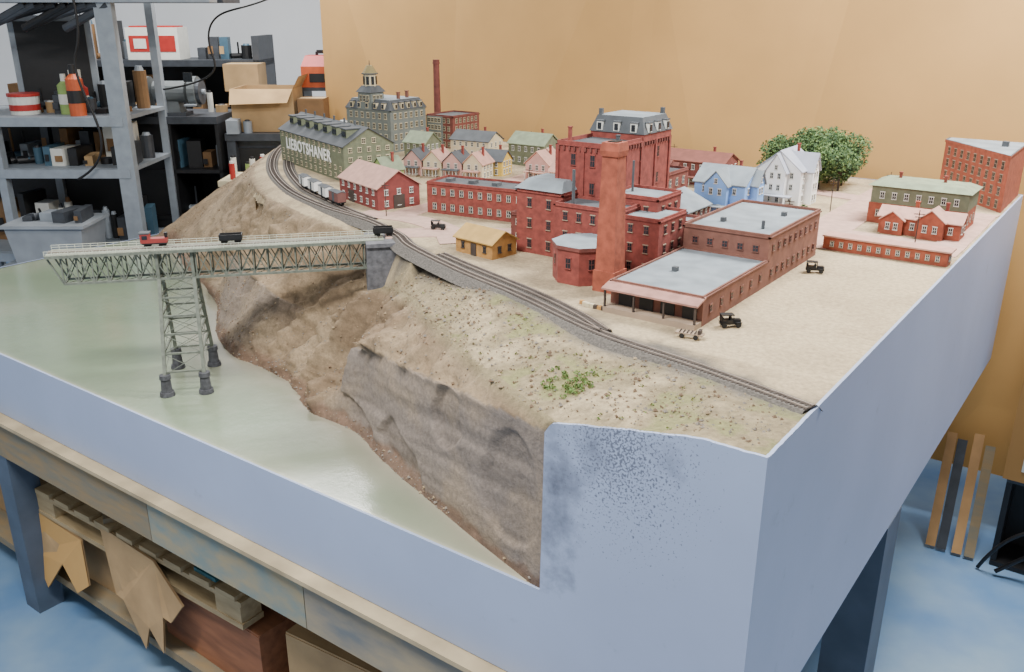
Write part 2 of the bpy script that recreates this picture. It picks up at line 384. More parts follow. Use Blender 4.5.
# ---------- track
ballast=mat('ballast','5e5953',.95,.35,200,.5); tie=mat('tie_wood','403630',.9,.2)
def cat(P,n=16):
    return list(catn(P,n))
def frames(P):
    R=[]
    for i,p in enumerate(P):
        a=P[max(0,i-1)];b=P[min(len(P)-1,i+1)]; d=(b-a)/(np.linalg.norm(b-a)+1e-9); R.append((p,d,np.array([-d[1],d[0]])))
    return R
def ribbon(mb,P,w,z,th,m,wb=None,off=0):
    wb=wb or w; R=frames(P); vs=[]
    for p,d,n in R:
        q=p+n*off
        for k,zz in ((-wb/2,z),(-w/2,z+th),(w/2,z+th),(wb/2,z)):
            vs.append((q[0]+n[0]*k,q[1]+n[1]*k,zz))
    fs=[]
    for i in range(len(R)-1):
        o=i*4
        for k in range(3): fs.append((o+k+1,o+k,o+4+k,o+5+k))
    mb.add(vs,fs,m)
def track(pts,name='railroad_track',bw=.046):
    P=cat(pts); mb=MB(); ribbon(mb,P,bw*.8,T-.014,.019,ballast,bw*1.8)
    acc=0; R=frames(P)
    for (p,d,n),(p2,_,_) in zip(R[:-1],R[1:]):
        L_=np.linalg.norm(p2-p); k=acc
        while k<L_:
            q=p+d*k; mb.box(q[0],q[1],T+.004,.0035,.030,.002,tie,atan2(d[1],d[0])); k+=.0085
        acc=k-L_
    for sgn in (-1,1): ribbon(mb,P,.0022,T+.006,.0025,metal,.0026,off=sgn*.00825)
    return mb.obj(name)
track([(-3.64,3.5),(-3.56,3.1),(-3.39,2.79),(-2.975,2.395),(-2.557,2.12),(-2.217,1.98),(-1.937,1.915),(-1.74,1.83)]+mainT[1:])
track([(-3.58,3.5),(-3.50,3.13),(-3.34,2.83),(-2.935,2.45),(-2.53,2.17),(-2.27,2.055),(-2.1,1.985),(-1.95,1.935)])
track([(-1.50,1.74),(-1.35,1.685),(-1.10,1.60),(-.95,1.535),(-.84,1.47)],bw=.034)

# ---------- streets
street=mat('street_paving','b49486',.9,.12,40,.1)
mb=MB()
for P,w in (([(-1.79,1.83),(-1.68,1.93),(-1.52,2.04),(-1.40,2.13),(-1.38,2.6)],.11),
            ([(-2.05,1.99),(-1.85,2.02),(-1.68,1.97),(-1.55,1.86)],.09),
            ([(-1.93,2.05),(-1.95,2.4),(-1.99,2.7),(-2.05,3.4)],.09),
            ([(-.39,2.59),(-1.0,2.60),(-1.9,2.58),(-2.4,2.75)],.14),
            ([(-.76,2.40),(-.77,2.8),(-.78,3.5)],.13),
            ([(-.43,2.60),(-.43,3.1)],.08),
            ([(-.39,3.10),(-1.5,3.25),(-2.6,3.05)],.09),):
    ribbon(mb,cat(P,10),w,T-.001,.003+random.random()*.0008,street,w*1.02)
mb.obj('street')

# ---------- bridge
bd=(-.671,-.741); BR=atan2(bd[1],bd[0]); BL=.875
mb=MB(); zt=T-.006; zb=T-.082; hw=.026
deckm=mat('bridge_deck','858a7a',.8,.15,60); railw=mat('railing_pale','c0c4b4',.7,.05); npan=22
for sy in (-hw,hw):
    mb.beam((0,sy,zt),(BL,sy,zt),.006,iron); mb.beam((0,sy,zb),(BL-.035,sy,zb),.006,iron)
    for i in range(npan):
        x=i*(BL-.035)/npan; x2=(i+1)*(BL-.035)/npan
        mb.beam((x,sy,zb),(x,sy,zt),.0035,iron)
        mb.beam((x,sy,zt),(x2,sy,zb),.0026,iron); mb.beam((x,sy,zb),(x2,sy,zt),.0026,iron)
    mb.beam((BL-.035,sy,zb),(BL-.035,sy,zt),.004,iron); mb.beam((BL-.035,sy,zb),(BL,sy,zt),.004,iron)
for i in range(npan+1):
    x=i*(BL-.035)/npan; mb.beam((x,-hw,zb),(x,hw,zb),.003,iron); mb.beam((x,-hw,zt),(x,hw,zt),.003,iron)
    if i<npan: mb.beam((x,-hw,zb),(x+(BL-.035)/npan,hw,zb),.002,iron)
mb.box(BL/2-.01,0,T-.004,BL+.02,.076,.004,deckm)
for sy in (-.0385,.0385): mb.box(BL/2-.01,sy,T-.008,BL+.02,.002,.008,iron)
for i in range(100):
    mb.box(.004+i*BL/100,0,T,.003,.03,.0015,tie)
for sy in (-.00825,.00825): mb.beam((-.02,sy,T+.0025),(BL,sy,T+.0025),.002,metal)
for sy in (-.037,.037):
    for i in range(45): mb.beam((i*BL/44,sy,T),(i*BL/44,sy,T+.012),.0010,railw)
    for zz in (.006,.012): mb.beam((0,sy,T+zz),(BL,sy,T+zz),.0010,railw)
tx=.552; lv=[0,.22,.42,.61,.80,1.0]; zB=WZ+.06
def leg(ix,iy,t):
    return (tx+ix*(.052-.006*t),iy*(.105*(1-t)+hw*t),zB+(zb-zB)*t)
for ix in (-1,1):
    for iy in (-1,1):
        mb.beam(leg(ix,iy,0),leg(ix,iy,1),.009,iron)
        mb.beam(leg(ix,iy,1),(tx+ix*.046,iy*hw,zt),.008,iron)
for a,b_ in zip(lv[:-1],lv[1:]):
    for iy in (-1,1):
        mb.beam(leg(-1,iy,b_),leg(1,iy,b_),.005,iron)
        mb.beam(leg(-1,iy,a),leg(1,iy,b_),.0014,iron); mb.beam(leg(1,iy,a),leg(-1,iy,b_),.0014,iron)
    for ix in (-1,1):
        mb.beam(leg(ix,-1,b_),leg(ix,1,b_),.005,iron)
        mb.beam(leg(ix,-1,a),leg(ix,1,b_),.0014,iron); mb.beam(leg(ix,1,a),leg(ix,-1,b_),.0014,iron)
for iy in (-1,1): mb.beam(leg(-1,iy,.03),leg(1,iy,.03),.005,iron)
pier=mat('pier_stone','45464a',.9,.35,90,.4)
for ix in (-1,1):
    for iy in (-1,1):
        x,y,z=leg(ix,iy,0)
        mb.cyl(x,y,WZ+.0005,WZ+.012,.021,.019,pier,14); mb.cyl(x,y,WZ+.012,WZ+.05,.0155,.013,pier,14); mb.cyl(x,y,WZ+.05,WZ+.062,.016,.015,pier,14)
mb.obj('truss_railroad_bridge',(-1.785,1.785,0),BR)
ab=mat('abutment_stone','626266',.9,.3,70,.4); abd=mat('mortar_dark','3e3e42',.9)
mb=MB()
mb.frus(-.075,.035,-.062,.075,T-.24,T-.012,.004,.004,ab)
mb.box(-.02,.005,T-.012,.105,.145,.011,ab)
for k in range(10): mb.box(-.02,.0065,T-.235+k*.022,.1095-k*.0008,.1365-k*.0008,.0014,abd)
mb.obj('bridge_abutment',(-1.785,1.785,0),BR)

# ---------- building helpers
def flat(mb,x0,x1,y0,y1,z0,h,wm,rm,nx,ny,rows,ww=.011,wh=.02,par=.007,frame=None,sill=None,mg=.012,zoff=.5,corn=True):
    P=[(x0,y0),(x1,y0),(x1,y1),(x0,y1)]
    mb.prism(P,z0,z0+h,wm,rm)
    t=.004; zt=z0+h
    if par>0:
        mb.box((x0+x1)/2,y0+t/2,zt,x1-x0,t,par,wm);mb.box((x0+x1)/2,y1-t/2,zt,x1-x0,t,par,wm)
        mb.box(x0+t/2,(y0+y1)/2,zt,t,y1-y0-2*t,par,wm);mb.box(x1-t/2,(y0+y1)/2,zt,t,y1-y0-2*t,par,wm)
    if corn:
        c=.003
        for (ax,ay),(bx,by) in zip(P,P[1:]+P[:1]):
            mb.box((ax+bx)/2,(ay+by)/2,zt-.002,abs(bx-ax)+2*c if ax!=bx else 2*c,abs(by-ay)+2*c if ay!=by else 2*c,.003,wm)
    if rows:
        st=h/rows; zs=[z0+st*(k+zoff)-wh/2 for k in range(rows)]
        fr_=frame or white
        if nx: mb.wins(P[0],P[1],zs,ww,wh,nx,glass,fr_,sill or stone,mg); mb.wins(P[2],P[3],zs,ww,wh,nx,glass,fr_,sill or stone,mg)
        if ny: mb.wins(P[1],P[2],zs,ww,wh,ny,glass,fr_,sill or stone,mg); mb.wins(P[3],P[0],zs,ww,wh,ny,glass,fr_,sill or stone,mg)
def gbl(mb,x0,x1,y0,y1,z0,h,rh,ax,wm,rm,nx,ny,rows,ww=.009,wh=.017,frame=None,zs=None,**k):
    P=[(x0,y0),(x1,y0),(x1,y1),(x0,y1)]
    mb.prism(P,z0,z0+h,wm); mb.gable(x0,x1,y0,y1,z0+h,rh,ax,wm,rm)
    if rows:
        st=h/rows; zs=zs or [z0+st*(q+.55)-wh/2 for q in range(rows)]; fr_=frame or white
        if nx: mb.wins(P[0],P[1],zs,ww,wh,nx,glass,fr_,fr_,.008); mb.wins(P[2],P[3],zs,ww,wh,nx,glass,fr_,fr_,.008)
        if ny: mb.wins(P[1],P[2],zs,ww,wh,ny,glass,fr_,fr_,.008); mb.wins(P[3],P[0],zs,ww,wh,ny,glass,fr_,fr_,.008)
def chim(mb,x,y,z,h,m=brick,r=.008): mb.box(x,y,z,r,r,h,m); mb.box(x,y,z+h,r*1.3,r*1.3,.003,m)

# warehouse
mb=MB(); H1=.118; H2=.062
flat(mb,-.108,.108,.0,.36,0,H1,brickbr,roofg,5,9,2,.012,.014,frame=brick2,sill=brickbr)
flat(mb,-.108,.108,-.35,.0,0,H2,brickbr,roofg,0,6,1,.010,.014,par=.004,frame=brick2,sill=brickbr)
awn=mat('awning_rust','a0766a',.8,.2,40)
mb.add([(-.112,-.385,.050),(.112,-.385,.050),(.112,-.345,.060),(-.112,-.345,.060),(-.112,-.385,.054),(.112,-.385,.054),(.112,-.345,.064),(-.112,-.345,.064)],[(3,2,1,0),(4,5,6,7),(0,1,5,4),(1,2,6,5),(2,3,7,6),(3,0,4,7)],awn)
for x in (-.07,-.02,.03,.08): mb.box(x,-.351,.012,.032,.004,.034,black)
for x in (-.105,-.035,.035,.105): mb.beam((x,-.38,0),(x,-.38,.05),.004,tie)
mb.box(0,-.367,0,.215,.034,.012,stone)
for p in ((-.05,.1),(.05,.25),(-.03,-.2)): mb.box(p[0],p[1],(H1 if p[1]>0 else H2),.012,.012,.01,roofd)
mb.cyl(.06,.08,H1,H1+.02,.004,.004,roofd)
mb.obj('brick_warehouse',(-.807,1.97,T))

# brewery
mb=MB(); bx,by=-1.1,2.0
def fl(x0,x1,y0,y1,*a,**k): flat(mb,x0-bx,x1-bx,y0-by,y1-by,0,*a,**k)
fl(-1.29,-1.13,1.97,2.30,.285,brick,roofd,2,3,4,.012,.028,par=.010,mg=.022,frame=brick2,sill=brick)
fl(-1.37,-1.225,1.90,2.06,.165,brick,roofg,2,3,3,.011,.022,frame=brick2)
mb.frus(-1.375-bx,-1.225-bx,1.895-by,2.06-by,.172,.195,.02,.04,roofg)
fl(-1.225,-1.04,1.865,1.97,.15,brick,roofd,4,2,3,.011,.02,frame=brick2)
fl(-1.13,-.99,1.97,2.10,.17,brick,roofg,3,3,3,.010,.018,frame=brick2)
fl(-1.045,-.935,1.875,2.02,.140,brick,roofg,2,3,3,.010,.018,frame=brick2)
gbl(mb,-1.13-bx,-.97-bx,2.10-by,2.24-by,0,.12,.035,'y',brick2,roofg,3,4,3)
fl(-.99,-.93,2.02,2.10,.11,brick2,roofg,1,2,2)
fl(-1.32,-1.16,2.302,2.50,.16,brick2,roofd,3,4,3)
fl(-1.44,-1.372,1.97,2.06,.08,brick2,roofg,2,2,2,.009,.014)
for y in (1.972,2.055,2.135,2.215,2.298): mb.box(-1.13-bx+.001,y-by,.0,.005,.010,.285,brick)
for x in (-1.288,-1.21,-1.132): mb.box(x-bx,1.97-by-.001,0,.010,.005,.285,brick)
for k in range(22): mb.box(-1.128-bx,1.98-by+k*.0148,.272,.005,.005,.010,brick2)
for k in range(10): mb.box(-1.283-bx+k*.0162,1.968-by,.272,.005,.005,.010,brick2)
x0,x1,y0,y1=-1.292-bx,-1.128-bx,2.14-by,2.302-by
mb.prism([(x0,y0),(x1,y0),(x1,y1),(x0,y1)],.285,.302,brick); mb.frus(x0-.003,x1+.003,y0-.003,y1+.003,.302,.345,.016,.016,roofd,roofg)
for k in range(3):
    yy=y0+.03+k*.05; mb.box(x1-.004,yy,.306,.016,.018,.024,white); mb.box(x1+.005,yy,.309,.002,.011,.017,glass); mb.box(x1-.004,yy,.330,.02,.022,.003,roofd)
    xx=x0+.03+k*.052; mb.box(xx,y0+.004,.306,.018,.016,.024,white); mb.box(xx,y0-.005,.309,.011,.002,.017,glass); mb.box(xx,y0+.004,.330,.022,.02,.003,roofd)
for p in ((x0+.02,y0+.02),(x1-.02,y1-.02)): mb.box(p[0],p[1],.345,.01,.01,.016,roofd)
chim(mb,-1.27-bx,2.0-by,.285,.04); chim(mb,-1.16-bx,2.06-by,.285,.02,roofd)
cx,cy=-1.085-bx,1.785-by; n=8
P=[(cx+.078*cos(2*pi*i/n+pi/8),cy+.078*sin(2*pi*i/n+pi/8)) for i in range(n)]
mb.prism(P,0,.085,brick,roofd)
P2=[(cx+(a-cx)*1.04,cy+(b-cy)*1.04) for a,b in P]; mb.prism(P2,.083,.092,brick2,roofg)
for i in range(n): mb.wins(P[i],P[(i+1)%n],[.04],.012,.024,1,glass,brick2,brick,.008)
cx,cy=-.985-bx,1.735-by; q=.7071
for z0,z1,a,b in ((0,.05,.030,.030),(.05,.31,.0265,.020),(.31,.322,.023,.025),(.322,.34,.025,.022)): mb.cyl(cx,cy,z0,z1,a/q*.95,b/q*.95,brick3,4,pi/4)
mb.cyl(cx,cy,.34,.342,.016,.016,black,4,pi/4)
mb.cyl(-1.18-bx,1.88-by,.15,.24,.004,.004,roofd); mb.cyl(-1.1-bx,2.04-by,.17,.25,.003,.003,roofd)
mb.obj('brick_brewery',(bx,by,T))

# shed
mb=MB(); gbl(mb,-.07,.07,-.045,.045,0,.042,.026,'x',wood,mat('roof_ochre','b08e50',.85,.15),3,2,1,.009,.014,frame=tie)
mb.box(.0,-.046,0,.02,.003,.032,tie); mb.obj('wooden_shed',(-1.425,1.835,T),radians(-8))
mb=MB(); flat(mb,-.18,.18,-.065,.065,0,.095,brick,roofd,10,4,2,.011,.018,frame=white)
for k in range(4): mb.box(-.13+k*.085,0,.095,.02,.03,.010,roofd)
mb.obj('long_brick_mill',(-1.719,2.216,T),radians(8))
# lettered warehouse
mb=MB(); w,d,h,rh=.665,.21,.135,.062
gbl(mb,-w/2,w/2,-d/2,d/2,0,h,rh,'x',gwall,roofd,13,5,3,.012,.014,frame=cream,zs=[.012,.042,.112])
for k in range(7):
    x=-w/2+.06+k*.09; mb.box(x,-.035,h+.022,.045,.07,.034,gwall); mb.box(x,-.071,h+.028,.036,.002,.02,glass)
    mb.box(x,-.035,h+.056,.052,.08,.004,roofd)
mb.wins((w/2,-.05),(w/2,.05),[h+.008],.012,.016,2,glass,cream,cream,.008); mb.wins((w/2,-d/2),(w/2,d/2),[.077],.012,.014,5,glass,cream,cream,.008)
for k in range(6): mb.cyl(-.28+k*.1,0,h+rh,h+rh+.018,.004,.004,roofd)
lw=mb.obj('lettered_brewery_warehouse',(-2.759,2.546,T),radians(-19.9))
cu=bpy.data.curves.new('painted_lettering','FONT'); cu.body='LIEBOTSHANER'; cu.size=.062; cu.extrude=.0008; cu.offset=.0014; cu.align_x='CENTER'; cu.space_character=1.12
cu.materials.append(mat('lettering_white','f4f4ee',.6,.02)); to=bpy.data.objects.new('painted_lettering',cu); bpy.context.scene.collection.objects.link(to)
to.parent=lw; to.location=(-.02,-d/2-.003,.064); to.rotation_euler=(pi/2,0,0)
mb=MB(); gbl(mb,-.14,.14,-.078,.078,0,.072,.05,'x',mat('barn_red','783834',.85,.15,50),roofp,6,3,2,.010,.015)
mb.box(.141,0,0,.003,.04,.045,tie); mb.box(-.05,-.079,0,.04,.003,.04,tie)
mb.obj('red_freight_house',(-2.14,2.165,T),radians(-18))
# hotel
mb=MB()
flat(mb,-.14,.14,-.12,.12,0,.185,swall,roofg,7,6,4,.012,.022,frame=cream,sill=cream)
mb.frus(-.145,.145,-.125,.125,.188,.232,.025,.025,roofd,roofg)
for k in range(5):
    x=-.1+k*.05; mb.box(x,-.115,.193,.018,.02,.026,cream); mb.box(x,-.126,.196,.012,.002,.018,glass); mb.box(x,-.113,.219,.022,.026,.004,roofd)
    y=-.085+k*.042; mb.box(.135,y,.193,.02,.016,.026,cream); mb.box(.146,y,.196,.002,.010,.018,glass); mb.box(.133,y,.219,.026,.02,.004,roofd)
mb.frus(-.06,.03,-.125,-.035,.185,.262,.004,.004,swall); mb.frus(-.064,.034,-.129,-.031,.262,.29,.020,.020,roofd)
mb.wins((-.057,-.123),(.027,-.123),[.222],.012,.026,3,glass,cream,cream,.008)
mb.wins((.028,-.122),(.028,-.04),[.222],.012,.026,3,glass,cream,cream,.008)
mb.cyl(-.015,-.08,.288,.34,.032,.030,cream,8)
for i in range(8): mb.box(-.015+.030*cos(i*pi/4+pi/8),-.08+.030*sin(i*pi/4+pi/8),.295,.004,.013,.036,glass,i*pi/4+pi/8)
mb.cyl(-.015,-.08,.34,.345,.038,.038,roofd,8); mb.cyl(-.015,-.08,.345,.378,.034,.014,mat('cupola_ochre','8a7c54',.8,.1),8); mb.cyl(-.015,-.08,.378,.40,.003,.001,roofd,6)
for p in ((-.1,.05),(.08,.06),(.1,-.02)): chim(mb,p[0],p[1],.23,.03,brickbr,.012)
mb.obj('mansard_hotel',(-3.0,3.11,T))
mb=MB(); flat(mb,-.08,.08,-.1,.1,0,.145,brick2,roofd,5,6,4,.012,.02,frame=cream)
mb.box(-.03,-.102,0,.10,.004,.145,swall); mb.wins((-.08,-.104),(.02,-.104),[.015,.05,.085,.118],.012,.018,4,glass,cream,cream,.008)
mb.obj('brick_factory',(-2.80,3.36,T))
mb=MB(); mb.cyl(0,0,0,.03,.024,.022,brick2,16); mb.cyl(0,0,.03,.37,.018,.015,brick2,16); mb.cyl(0,0,.37,.378,.018,.018,brick2,16); mb.cyl(0,0,.378,.39,.016,.016,brick2,16)
mb.obj('factory_smokestack',(-2.95,3.42,T))
def house(name,x,y,rot,w,d,h,rh,ax,wm,rm,rows=2,porch=False,cross=False,nx=3,ny=3,bay=False):
    mb=MB(); gbl(mb,-w/2,w/2,-d/2,d/2,0,h,rh,ax,wm,rm,nx,ny,rows)
    if cross:
        gbl(mb,-w*.22,w*.22,-d/2-.03,0,0,h,rh*.9,'y',wm,rm,2,1,rows)
        mb.wins((-w*.22,-d/2-.03),(w*.22,-d/2-.03),[h+.004],.008,.013,1,glass,white,white,.004)
        gbl(mb,0,w/2+.025,-d*.2,d*.2,0,h,rh*.85,'x',wm,rm,1,2,rows)
        mb.wins((w/2+.025,-d*.2),(w/2+.025,d*.2),[h+.004],.008,.013,1,glass,white,white,.004)
    if porch:
        yy=-d/2-.016-(.03 if cross else 0); mb.box(0,yy,.0,w*.8,.03,.006,stone); mb.box(0,yy,.034,w*.86,.036,.003,rm)
        for k in range(5): mb.beam((-w*.38+k*w*.19,yy-.012,.006),(-w*.38+k*w*.19,yy-.012,.034),.002,white)
    chim(mb,w*.2,0.01,h+rh*.5,rh*.5+.016); mb.obj(name,(x,y,T),radians(rot))
house('blue_house',-1.12,2.72,0,.17,.14,.10,.045,'x',blue,roofg,2,True,True)
house('white_victorian_house',-1.03,3.0,0,.15,.15,.115,.06,'y',mat('siding_white','e8eaec',.6,.04),mat('roof_pale','a0a4b0',.8,.08),3,True,True)
house('green_cottage',-2.32,2.40,-15,.09,.08,.065,.04,'y',green,roofgn)
for k,(c1,c2) in enumerate(((pink,roofd),(cream,roofp),(pink,roofd),(cream,roofp))):
    house('row_house',-2.40+k*.085,2.66+k*.02,12,.08,.10,.062,.038,'y',c1,c2,2,True,nx=2)
house('yellow_house',-2.15,2.83,10,.11,.09,.06,.035,'x',yellow,roofd)
house('stone_townhouse',-2.5,3.16,5,.20,.12,.075,.035,'x',cream,roofd,2,nx=6)
house('hip_roof_house',-2.16,3.12,0,.18,.12,.09,.04,'x',gwall,roofgn,2,nx=5)
house('pink_house',-1.93,2.86,5,.10,.12,.065,.045,'y',pink,roofp,2,True)
house('grey_cottage',-1.72,2.72,0,.12,.10,.07,.04,'x',cream,roofp,2,True)
house('brick_rowhouse',-1.40,3.12,0,.24,.13,.09,.03,'x',brick2,roofr,2,True,nx=7)
house('brick_rowhouse',-1.80,3.2,0,.22,.13,.085,.035,'x',brickbr,roofd,2,True,nx=6)
house('brick_rowhouse',-1.45,2.82,0,.15,.12,.085,.04,'x',brick2,roofr,2,True,True)
house('green_cottage',-2.62,2.93,0,.12,.1,.08,.04,'x',gwall,roofgn)
mb=MB(); flat(mb,-.14,.135,-.075,.075,0,.062,brick3,roofgn,7,3,1,.010,.018,par=.0,corn=False)
mb.box(0,0,.062,.272,.148,.052,gwall); mb.wins((-.136,-.0745),(.136,-.0745),[.078],.010,.017,7,glass,white,white); mb.frus(-.148,.143,-.083,.083,.114,.128,.03,.03,roofgn)
chim(mb,.05,.01,.125,.02); chim(mb,-.08,.02,.125,.018)
mb.obj('green_roofed_store',(-.565,2.90,T))
mb=MB(); gbl(mb,-.11,.11,-.05,.03,0,.05,.022,'x',brick3,roofp,6,2,1)
gbl(mb,.0,.07,-.075,.0,0,.055,.028,'y',brick3,roofp,2,1,1); gbl(mb,-.10,-.04,-.065,.0,0,.045,.022,'y',brick3,roofp,2,1,1)
chim(mb,.06,.0,.07,.025); chim(mb,-.02,.0,.07,.02,brick3,.01)
mb.obj('brick_depot',(-.53,2.755,T))
mb=MB(); flat(mb,-.16,.155,-.024,.024,0,.036,brick3,roofp,12,2,1,.007,.012,par=.0,corn=False); mb.box(0,0,.036,.325,.058,.004,roofp)
mb.obj('long_brick_shed',(-.545,2.43,T))
mb=MB(); P=[(-.25,.34),(-.25,.28),(.0,-.02),(.0,.34)]
mb.prism([(a,b) for a,b in P],0,.175,brick3,roofg); mb.prism([(a*1.015-.0,b*1.01) for a,b in P],.172,.182,brick3,roofd)
mb.prism([(a*.96-.004,b*.985+.003) for a,b in P],.182,.183,roofg)
mb.wins(P[1],P[2],[.012,.053,.094,.135],.012,.024,9,glass,stone,stone,.012); mb.wins(P[0],P[1],[.012,.053,.094,.135],.012,.024,2,glass,stone,stone,.01)
mb.box(-.05,.2,.18,.02,.02,.02,roofd)
mb.obj('brick_corner_block',(-.390,3.22,T))

# trees
def tree(x,y,h,r):
    mb=MB(); bark=tie
    mb.beam((0,0,-.002),(0,0,h*.5),.008,bark,n=6)
    for k in range(13):
        a=random.uniform(0,2*pi); rr=r*random.uniform(.25,.8); z=h*random.uniform(.30,.85)
        mb.beam((0,0,h*.3),(rr*cos(a),rr*sin(a),z),.003,bark,n=5); leafblob(mb,rr*cos(a),rr*sin(a),z,r*.5,340,.0048,[lf1,lf1,lf2,lf3])
    leafblob(mb,0,0,h*.85,r*.5,300,.0048,[lf2,lf3,lf1]); leafblob(mb,0,0,h*.55,r*.7,400,.0048,[lf1,lf1,lf2]); mb.obj('leafy_tree',(x,y,T))
for x,y,h,r in ((-1.19,3.38,.16,.075),(-1.10,3.40,.19,.085),(-1.01,3.41,.20,.085),(-.95,3.38,.19,.08),(-.93,3.27,.15,.065),(-1.0,3.27,.16,.07)): tree(x,y,h,r)
def bush(x,y,r): 
    mb=MB(); leafblob(mb,0,0,r*.6,r,160,.003,[lf1,lf2],.8); mb.beam((0,0,0),(0,0,r*.6),.003,tie); mb.obj('bush',(x,y,T))
for p in ((-1.0,2.84,.012),(-.92,2.88,.012),(-.95,2.74,.012),(-.68,3.02,.014),(-1.5,2.67,.012)): bush(*p)
def pole(x,y,h=.10,rot=0):
    mb=MB(); mb.cyl(0,0,-.004,h,.0018,.0012,tie,6); mb.box(0,0,h-.012,.026,.002,.002,tie); mb.box(0,0,h-.02,.02,.002,.002,tie); mb.obj('telegraph_pole',(x,y,T),rot)
for x,y in ((-.84,2.50),(-.84,2.9),(-1.3,2.52),(-1.75,2.50),(-1.95,2.0),(-.5,2.54),(-.72,3.12),(-1.6,3.3),(-2.3,3.3)): pole(x,y,.11,.3)

def car(x,y,rot,top=True,c=black):
    mb=MB(); mb.box(0,0,.006,.044,.014,.004,c); mb.frus(.004,.021,-.006,.006,.010,.017,.001,.0015,c)
    mb.box(-.008,0,.010,.022,.017,.006,c)
    for sx in (-.018,0): mb.box(sx,0,.013,.004,.015,.008,rubber)
    if top:
        mb.box(-.008,0,.026,.027,.018,.0015,c)
        for a in (-.02,.004):
            for b_ in (-.008,.008): mb.beam((a,b_,.014),(a,b_,.026),.001,c)
        mb.box(-.020,0,.014,.0015,.017,.012,c)
    for a in (-.015,.015):
        for b_ in (-.0095,.0095): mb.beam((a,b_-.0012,.0055),(a,b_+.0012,.0055),.011,rubber,n=12)
        for b_ in (-.0095,.0095): mb.box(a,b_,.0105,.014,.003,.001,c)
    mb.beam((.0215,-.004,.014),(.023,-.004,.014),.003,metal,n=8); mb.beam((.0215,.004,.014),(.023,.004,.014),.003,metal,n=8)
    mb.obj('vintage_car',(x,y,T+.001),rot)
car(-.652,1.655,radians(40)); car(-.645,2.16,radians(20))
car(-1.02,2.60,radians(5)); car(-1.70,1.96,radians(30))
mb=MB(); mb.box(0,0,.008,.055,.018,.003,stone)
for k in range(6): mb.box(-.019+k*.0076,0,.011,.0015,.016,.003,tie)
for a in (-.014,.014):
    for b_ in (-.009,.009): mb.beam((a,b_-.001,.005),(a,b_+.001,.005),.010,rubber,n=12)
mb.box(.02,0,.011,.006,.014,.008,tie); mb.obj('flatbed_wagon',(-.69,1.545,T+.001),radians(10))
mb=MB()
for k in range(7): mb.box(-.03+k*.0105,random.uniform(-.008,.008),0,.009,.009,.008,random.choice([wood,tie,cream]),random.random()*.3)
mb.obj('crate_pile',(-.95,1.60,T))
def fcar(x,y,rot,body,kind='box',L=.075,z=T):
    mb=MB(); mb.box(0,0,.014,L,.028,.003,black)
    if kind=='box':
        mb.box(0,0,.017,L,.030,.030,body); mb.gable(-L/2,L/2,-.015,.015,.047,.004,'x',body,roofd,.001,.001)
        for sy in (-.0155,.0155): mb.box(0,sy,.018,.016,.001,.027,roofd)
    elif kind=='gon':
        for sy in (-.014,.014): mb.box(0,sy,.017,L,.002,.014,body)
        for sx in (-L/2,L/2): mb.box(sx,0,.017,.002,.030,.014,body)
        mb.box(0,0,.017,L-.004,.026,.008,ballast)
    else:
        mb.box(-.01,0,.017,L*.7,.024,.012,body); mb.box(.024,0,.017,.024,.026,.026,body); mb.box(.024,0,.043,.028,.029,.003,roofd); mb.cyl(-.03,0,.029,.043,.004,.005,black)
        for sy in (-.0135,.0135): mb.box(.024,sy,.028,.014,.001,.01,glass)
    for a in (-L*.36,-L*.24,L*.24,L*.36):
        for b_ in (-.00825,.00825): mb.beam((a,b_-.0015,.006+.004),(a,b_+.0015,.006+.004),.011,rubber,n=12)
    return mb.obj('freight_car' if kind!='loco' else 'small_locomotive',(x,y,z+.003),rot)
cw=mat('car_white','dcdcd8',.6,.05)
fcar(-2.50,2.157,radians(-28),cw); fcar(-2.40,2.112,radians(-25),cw)
fcar(-2.29,2.062,radians(-24),cw,'box'); fcar(-2.19,2.02,radians(-20),mat('car_brown','6e4640',.7,.1)); 
def onbr(t): return -1.785+bd[0]*t,1.785+bd[1]*t
x,y=onbr(.60); fcar(x,y,BR,mat('loco_maroon','8a3430',.6,.1),'loco',.065,T-.004); x,y=onbr(.40); fcar(x,y,BR,black,'gon',.06,T-.004); x,y=onbr(-.02); fcar(x,y,BR,black,'gon',.055,T-.004)

# ---------- bench / table below
oldw=mat('old_plywood','9c8e74',.85,.3,6,.3,col2='6a6e70',stretch=(1,1,3)); oldw2=mat('old_board','8a7656',.9,.3,9,.4,col2='747062',stretch=(1,3,5))
mb=MB()
mb.box(-2.15,2.36,PB-.036,3.38,2.38,.034,oldw)
mb.box(-2.15,1.13,PB-.014,3.38,.05,.012,mat('board_pale','a8987a',.85,.25,8))
bd1=[(-3.84,-2.9,oldw2),(-2.9,-2.05,oldw2),(-2.05,-1.42,mat('board_paint','76827e',.8,.3,14,.2,col2='988c70',stretch=(1,1,2))),(-1.42,-.46,oldw)]
for a,b_,m in bd1: mb.box((a+b_)/2,1.135,PB-.150,b_-a-.003,.03,.135,m)
mb.box(-2.15,1.165,PB-.14,3.3,.02,.10,oldw2)
mb.box(-.46,2.36,PB-.10,.03,2.38,.064,steeld)
legm=mat('leg_paint','4a5666',.6,.15,10)
for x,y in ((-2.93,1.17),(-3.7,1.2),(-3.7,3.4),(-1.2,1.5),(-.9,3.4)):
    mb.box(x,y,0,.09,.09,PB-.036,legm)
mb.box(-.435,2.20,0,.12,.14,PB-.002,legm)
mb.box(-2.3,2.15,.10,2.8,1.9,.03,oldw2)
mb.obj('wooden_workbench')
card=mat('cardboard','c0965a',.9,.07,3); cardd=mat('cardboard_worn','a88a62',.9,.18,8)
